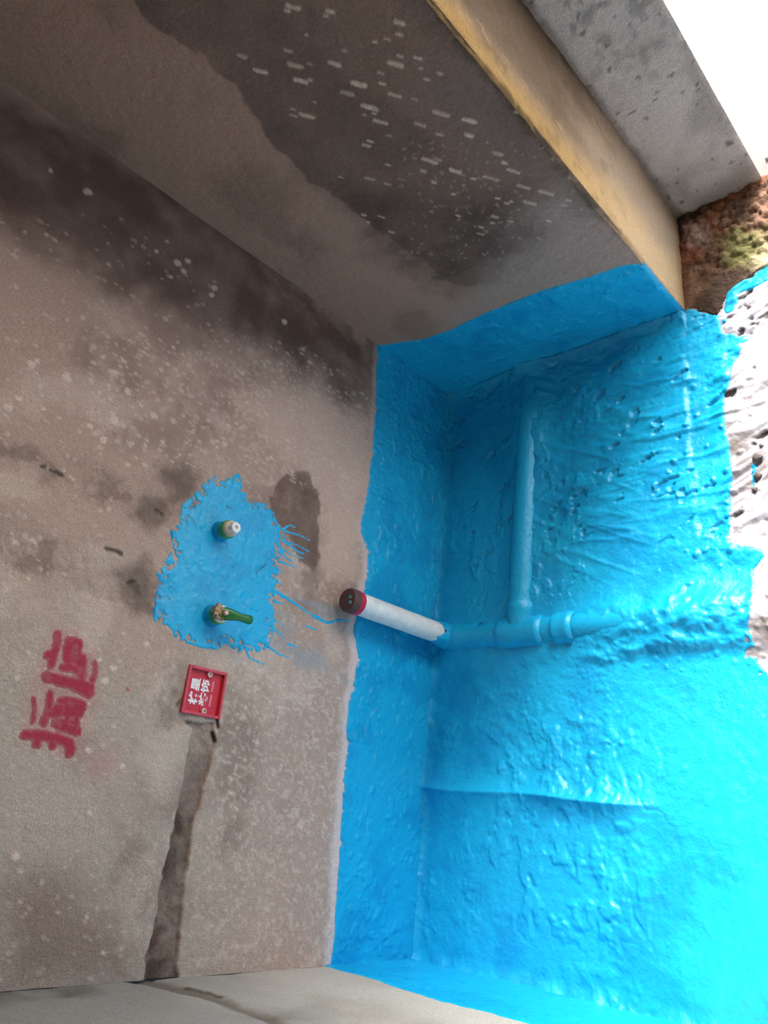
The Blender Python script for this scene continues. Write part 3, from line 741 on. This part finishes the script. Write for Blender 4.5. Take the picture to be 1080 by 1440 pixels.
wet = soft(U6, V6, onfloor([(975, 436), (1010, 444), (1024, 420), (1048, 395), (1060, 380), (1030, 372), (1005, 395), (985, 420)]), 0.012, 0.012, 40, 429)
cr = mixc(cr, srgb(66, 52, 42), 0.9 * wet)
moss = soft(U6, V6, onfloor([(1018, 370), (1020, 340), (1045, 322), (1075, 330), (1085, 350), (1060, 378), (1035, 376)]), 0.02, 0.02, 30, 431)
cr = mixc(cr, srgb(112, 112, 66), 0.8 * moss)
cr = mixc(cr, srgb(206, 190, 150), 0.8 * soft(U6, V6, onfloor([(1062, 372), (1080, 345), (1100, 340), (1100, 372), (1072, 384)]), 0.015, 0.015, 40, 433))
pal = soft(U6, V6, onfloor([(962, 322), (990, 312), (1005, 330), (1000, 350), (972, 350)]), 0.015, 0.02, 40, 435)
cr = mixc(cr, srgb(166, 144, 132), 0.75 * pal)
rub = grid_object('threshold_rubble', np.stack([U6, V6, z6], -1), M_RUBBLE, tint=cr, keep=s6 > -0.01)
tag(rub, 'mossy brown rubble of raw brick in the doorway threshold', 'rubble', kind='stuff')

# ================================================================== things
# ------------------------------------------------------------------ white standpipe
PX, PY = 0.7095, -0.046
sp = empty('drain_pipe', (PX, PY, 0))
tag(sp, 'white capped standpipe rising from a blue coated drain run with a tee', 'pipe')
ZT = 0.335
bm = bmesh.new(); lathe(bm, [(0.0001, 0.055), (0.025, 0.055), (0.025, ZT), (0.0001, ZT)], (0, 0, 0), (0, 0, 1), 48)
bm_object('standpipe', bm, M_PVC, sp)['label'] = 'dusty white plastic standpipe'
# painted foot with a ragged upper edge
bm = bmesh.new()
seg = 64; rings = []
for t in range(9):
    ring = []
    for k in range(seg):
        th = 2 * math.pi * k / seg
        zz = 0.064 + 0.010 * math.sin(th * 2 + 1.0) + 0.005 * math.sin(5 * th) + 0.003 * math.sin(11 * th + 2)
        f = t / 8
        r = 0.0335 - 0.004 * f if f < 0.55 else 0.0300 - 0.0045 * (f - 0.55) / 0.45
        if t == 8: r = 0.0249
        r *= 1 + 0.012 * math.sin(7 * th + 4 * f)
        ring.append(bm.verts.new((r * math.cos(th), r * math.sin(th), 0.002 + (zz - 0.002) * f)))
    rings.append(ring)
for A, B in zip(rings, rings[1:]):
    for k in range(seg): bm.faces.new((A[k], A[(k + 1) % seg], B[(k + 1) % seg], B[k]))
def flat_tint(o, col):
    me = o.data; at = me.color_attributes.new('tint', 'FLOAT_COLOR', 'POINT')
    at.data.foreach_set('color', np.tile([*col, 1.0], len(me.vertices)).astype(np.float32)); return o
flat_tint(bm_object('painted_foot', bm, M_COAT, sp), BLUE)
bm = bmesh.new(); lathe(bm, [(0.0256, ZT - 0.004), (0.0272, ZT - 0.002), (0.0275, ZT + 0.010), (0.0256, ZT + 0.012), (0.0001, ZT + 0.012)], (0, 0, 0), (0, 0, 1), 48)
bm_object('cap_ring', bm, M_REDRING, sp)
bm = bmesh.new(); lathe(bm, [(0.0262, ZT + 0.008), (0.0275, ZT + 0.014), (0.0272, ZT + 0.026), (0.0245, ZT + 0.031), (0.012, ZT + 0.0325), (0.0001, ZT + 0.033)], (0, 0, 0), (0, 0, 1), 40, 0.012, 3)
cap = bm_object('cap', bm, M_CAPDIRT, sp); cap['label'] = 'dirty brown end cap'
for dx, dy in ((0.004, -0.010), (-0.008, -0.012)):
    bm = bmesh.new(); lathe(bm, [(0.0042, -0.001), (0.004, 0.001), (0.0022, 0.002), (0.0001, 0.0022)], (dx, dy, ZT + 0.0322), (0, 0, 1), 16, 0.08, 4)
    bm_object('paint_dab', bm, M_TEAL, cap)

# ------------------------------------------------------------------ drain run under the blue coat
dr_ = sp
def rel(x, y, z): return (x - PX, y - PY, z)
def tube(name, prof, origin, axis, parent, wob=0.008, seed=1, seg=40):
    bm = bmesh.new(); lathe(bm, prof, rel(*origin), axis, seg, wob, seed)
    return flat_tint(bm_object(name, bm, M_COAT, parent, angle=60), BLUE)
zc = 0.003
tube('elbow', [(0.0001, 0), (0.030, 0.002), (0.034, 0.03), (0.0345, 0.055), (0.031, 0.062), (0.0305, 0.12)], (RUN_X + 0.004, -0.030, zc), (0, -1, 0), dr_, 0.012, 2)
tube('pipe', [(0.030, 0), (0.0312, 0.2), (0.0310, 0.4), (0.029, 0.56)], (RUN_X, -0.12, zc), (0, -1, -0.014), dr_, 0.006, 3)
tube('tee_fitting', [(0.030, 0), (0.0355, 0.004), (0.0365, 0.012), (0.0350, 0.02), (0.0348, 0.095), (0.0365, 0.105), (0.0362, 0.113), (0.030, 0.120)], (RUN_X, -0.200, zc), (0, -1, 0), dr_, 0.008, 4)
tube('tee_branch', [(0.030, 0), (0.0350, 0.02), (0.0355, 0.045), (0.0372, 0.05), (0.0368, 0.062), (0.033, 0.070)], (RUN_X, BR_Y, zc), (1, 0, 0), dr_, 0.008, 5)
tube('coupling', [(0.0305, 0), (0.0362, 0.005), (0.0372, 0.012), (0.0356, 0.020), (0.0350, 0.032), (0.0375, 0.040), (0.0364, 0.048), (0.0305, 0.053)], (RUN_X, -0.345, zc + 0.001), (0, -1, 0), dr_, 0.008, 6)
tube('branch_pipe', [(0.033, 0), (0.0338, 0.3), (0.033, 0.5), (0.030, 0.645)], (RUN_X + 0.06, BR_Y, zc + 0.001), (1, -0.012, -0.012), dr_, 0.010, 7)

# ------------------------------------------------------------------ pipe stubs in the blue patch
def stub_origin(px, py): return pix(px, py, 1, 0.0)
o1 = stub_origin(309, 748)
st = empty('pipe_stub', tuple(o1)); tag(st, 'green pipe stub closed with a stepped white plug', 'pipe fitting')
AX = (0, -1, 0)
bm = bmesh.new(); lathe(bm, [(0.021, -0.004), (0.0205, 0.004), (0.0180, 0.007), (0.0178, 0.022)], (0, 0, 0), AX, 32, 0.02, 3)
flat_tint(bm_object('painted_collar', bm, M_COAT, st), BLUE_DEEP)
bm = bmesh.new(); lathe(bm, [(0.0180, 0.018), (0.0182, 0.030), (0.0172, 0.0325), (0.0135, 0.0328)], (0, 0, 0), AX, 32)
bm_object('socket', bm, M_GREENFIT, st)
bm = bmesh.new(); lathe(bm, [(0.0160, 0.0315), (0.0160, 0.0385), (0.0148, 0.040), (0.0075, 0.0405)], (0, 0, 0), AX, 32)
bm_object('plug_flange', bm, M_CREAM, st)
bm = bmesh.new(); lathe(bm, [(0.0112, 0.039), (0.0110, 0.0520), (0.0100, 0.0535), (0.0045, 0.0535), (0.0040, 0.0490), (0.0001, 0.0490)], (0, 0, 0), AX, 8)
bm_object('plug_head', bm, M_PLUG, st, angle=20)

o2 = stub_origin(297, 866)
sv = empty('ball_valve', tuple(o2)); tag(sv, 'brass stub valve with a dark green lever handle', 'valve')
bm = bmesh.new(); lathe(bm, [(0.0215, -0.004), (0.021, 0.004), (0.0185, 0.007), (0.0182, 0.020)], (0, 0, 0), AX, 32, 0.02, 5)
flat_tint(bm_object('painted_collar', bm, M_COAT, sv), BLUE_DEEP)
bm = bmesh.new(); lathe(bm, [(0.0185, 0.016), (0.0187, 0.027), (0.0178, 0.029), (0.0130, 0.0292)], (0, 0, 0), AX, 32)
bm_object('socket', bm, M_GREENFIT, sv)
bm = bmesh.new(); lathe(bm, [(0.0165, 0.028), (0.0165, 0.034), (0.0152, 0.0352), (0.0100, 0.0352)], (0, 0, 0), AX, 32)
bm_object('sealing_ring', bm, M_PLUG, sv)
bm = bmesh.new(); lathe(bm, [(0.0135, 0.032), (0.0135, 0.043), (0.0122, 0.0445), (0.0085, 0.0445), (0.0080, 0.040), (0.0001, 0.040)], (0, 0, 0), AX, 6)
body = bm_object('body', bm, M_BRASS, sv, angle=20)
bm = bmesh.new(); lathe(bm, [(0.0075, 0.0), (0.0075, 0.016), (0.0065, 0.018), (0.0001, 0.018)], (0.0, -0.036, 0.006), (0.2, -0.1, 1), 16)
bm_object('stem', bm, M_BRASS, sv)
# lever: flared root, narrow neck, rounder end, hanging down and a little outwards
bm = bmesh.new()
path = [((0.000, -0.040, 0.008), 0.0105, 0.0050), ((0.000, -0.043, -0.002), 0.0125, 0.0058), ((0.000, -0.046, -0.014), 0.0105, 0.0060), ((0.000, -0.048, -0.026), 0.0078, 0.0062), ((0.0, -0.049, -0.038), 0.0075, 0.0064), ((0.0, -0.050, -0.048), 0.0086, 0.0066), ((0.0, -0.050, -0.055), 0.0082, 0.0062), ((0.0, -0.050, -0.0575), 0.0060, 0.0045)]
rings = []
for (x, y, z), a, b in path:
    rings.append([bm.verts.new((x + a * math.copysign(abs(math.cos(t)) ** 0.7, math.cos(t)), y + b * math.copysign(abs(math.sin(t)) ** 0.7, math.sin(t)), z)) for t in [2 * math.pi * k / 20 for k in range(20)]])
for A, B in zip(rings, rings[1:]):
    for k in range(20): bm.faces.new((A[k], A[(k + 1) % 20], B[(k + 1) % 20], B[k]))
bm.faces.new(rings[0]); bm.faces.new(rings[-1])
bm_object('lever_handle', bm, M_GREENBAR, sv, angle=50)
bm = bmesh.new(); box_bm(bm, (0.004, -0.0405, 0.016), (0.024, 0.006, 0.010), 0.001, Matrix.Rotation(0.25, 3, 'Y')); box_bm(bm, (-0.009, -0.0385, 0.008), (0.007, 0.008, 0.018), 0.001)
bm_object('bracket', bm, M_BRASS, sv, smooth=False)
bm = bmesh.new(); lathe(bm, [(0.0055, 0), (0.0055, 0.004), (0.004, 0.006), (0.0001, 0.006)], (0.0, -0.0465, 0.002), (0, -1, 0.1), 6)
bm_object('handle_nut', bm, M_SCREW, sv, angle=20)

# ------------------------------------------------------------------ red socket box
BX, BZ, S = 0.4178 + 0.043, 0.6139 + 0.043, 0.086
sb = empty('socket_box', (BX, 0, BZ))
tag(sb, 'red plastic wall box with printed protective lid below the blue patch', 'junction box')
bm = bmesh.new()
t = 0.0055; dpt = 0.016
for c_, s_ in (((0, 0.004, S / 2 - t / 2), (S, dpt, t)), ((0, 0.004, -S / 2 + t / 2), (S, dpt, t)), ((S / 2 - t / 2, 0.004, 0), (t, dpt, S - 2 * t)), ((-S / 2 + t / 2, 0.004, 0), (t, dpt, S - 2 * t))):
    box_bm(bm, c_, s_, 0.0012)
bm_object('rim', bm, M_REDRIM, sb, smooth=False)
bm = bmesh.new(); box_bm(bm, (0, 0.0055, 0), (S - 2 * t + 0.001, 0.004, S - 2 * t + 0.001), 0.0006)
lid = bm_object('lid', bm, M_REDBOX, sb, smooth=False)
YFACE = 0.0035
for sx in (-1, 1):
    bm = bmesh.new(); lathe(bm, [(0.0058, -0.002), (0.0058, 0.004), (0.0048, 0.005), (0.0030, 0.005), (0.0028, 0.0025), (0.0001, 0.0025)], (sx * 0.0335, YFACE, -0.006 if sx > 0 else -0.006), AX, 20)
    bm_object('screw_boss', bm, M_SCREW, sb)
for i_, (sx, sz) in enumerate(((-1, 0), (1, 0))):
    bm = bmesh.new(); box_bm(bm, (sx * 0.0335, YFACE + 0.001, -0.006), (0.016, 0.003, 0.018), 0.001)
    bm_object('screw_tab', bm, M_REDBOX, sb, smooth=False)

def glyphs(name, body, width, height, cx, cz, mat, parent, bold):
    cu = bpy.data.curves.new('lettering', 'FONT'); cu.body = body
    cu.offset = bold; cu.extrude = 0.0
    tmp = bpy.data.objects.new('lettering', cu); COL.objects.link(tmp)
    dg = bpy.context.evaluated_depsgraph_get()
    me = bpy.data.meshes.new_from_object(tmp.evaluated_get(dg))
    bpy.data.objects.remove(tmp)
    co = np.empty(len(me.vertices) * 3, np.float32); me.vertices.foreach_get('co', co); co = co.reshape(-1, 3)
    lo = co.min(0); hi = co.max(0)
    out = np.empty_like(co)
    out[:, 0] = (co[:, 0] - (lo[0] + hi[0]) / 2) * width / (hi[0] - lo[0]) + cx
    out[:, 2] = (co[:, 1] - (lo[1] + hi[1]) / 2) * height / (hi[1] - lo[1]) + cz
    out[:, 1] = YFACE - 0.0004
    me.vertices.foreach_set('co', out.ravel()); me.update()
    me.materials.clear(); me.materials.append(mat)
    return link(name, me, parent)
glyphs('lettering', '格星', 0.048, 0.0200, -0.001, 0.0195, M_WHITEPRINT, lid, 0.034)
glyphs('lettering', '装饰', 0.048, 0.0200, -0.001, -0.0030, M_WHITEPRINT, lid, 0.034)
bm = bmesh.new(); rnd = random.Random(3); x = -0.0225
while x < 0.0215:
    w_ = rnd.uniform(0.0012, 0.0022)
    if not (-0.0015 < x < 0.0015): box_bm(bm, (x + w_ / 2, YFACE - 0.0003, -0.0185 + rnd.uniform(-.0003, .0003)), (w_, 0.0006, rnd.uniform(0.0036, 0.0048)))
    x += w_ + 0.0006
bm_object('small_print', bm, M_PINKPRINT, lid, smooth=False)

# ------------------------------------------------------------------ loose crumbs on the wet grey screed
crumb_spots = [(1066, 644, 0.0095), (1072, 628, 0.005), (1067, 670, 0.0075), (1063, 690, 0.006)]
crumb_labels = ['largest dark mortar crumb on the wet grey screed', 'smallest mortar crumb, the one nearest the doorway rubble', 'second largest dark mortar crumb, beside the blue dab on the screed', 'small mortar crumb farthest from the doorway rubble']
for k, (a_, b_, rr) in enumerate(crumb_spots):
    bm = bmesh.new(); bmesh.ops.create_icosphere(bm, subdivisions=2, radius=rr)
    rnd = random.Random(60 + k)
    ph = [rnd.uniform(0, 6) for _ in range(3)]
    for v in bm.verts:
        v.co *= 1 + 0.22 * math.sin(v.co.x / rr * 3 + ph[0]) * math.sin(v.co.y / rr * 3 + ph[1]) + rnd.uniform(-.06, .06)
        v.co.z *= 0.7
    q_ = onfloor([(a_, b_)])[0]
    i_ = np.abs(xs - q_[0]).argmin(); j_ = np.abs(ys - q_[1]).argmin()
    o = bm_object('mortar_crumb', bm, M_CRUMB, angle=30)
    o.location = (q_[0], q_[1], Zf[i_, j_] + rr * 0.45)
    tag(o, crumb_labels[k], 'crumb', 'mortar crumbs on the grey screed')
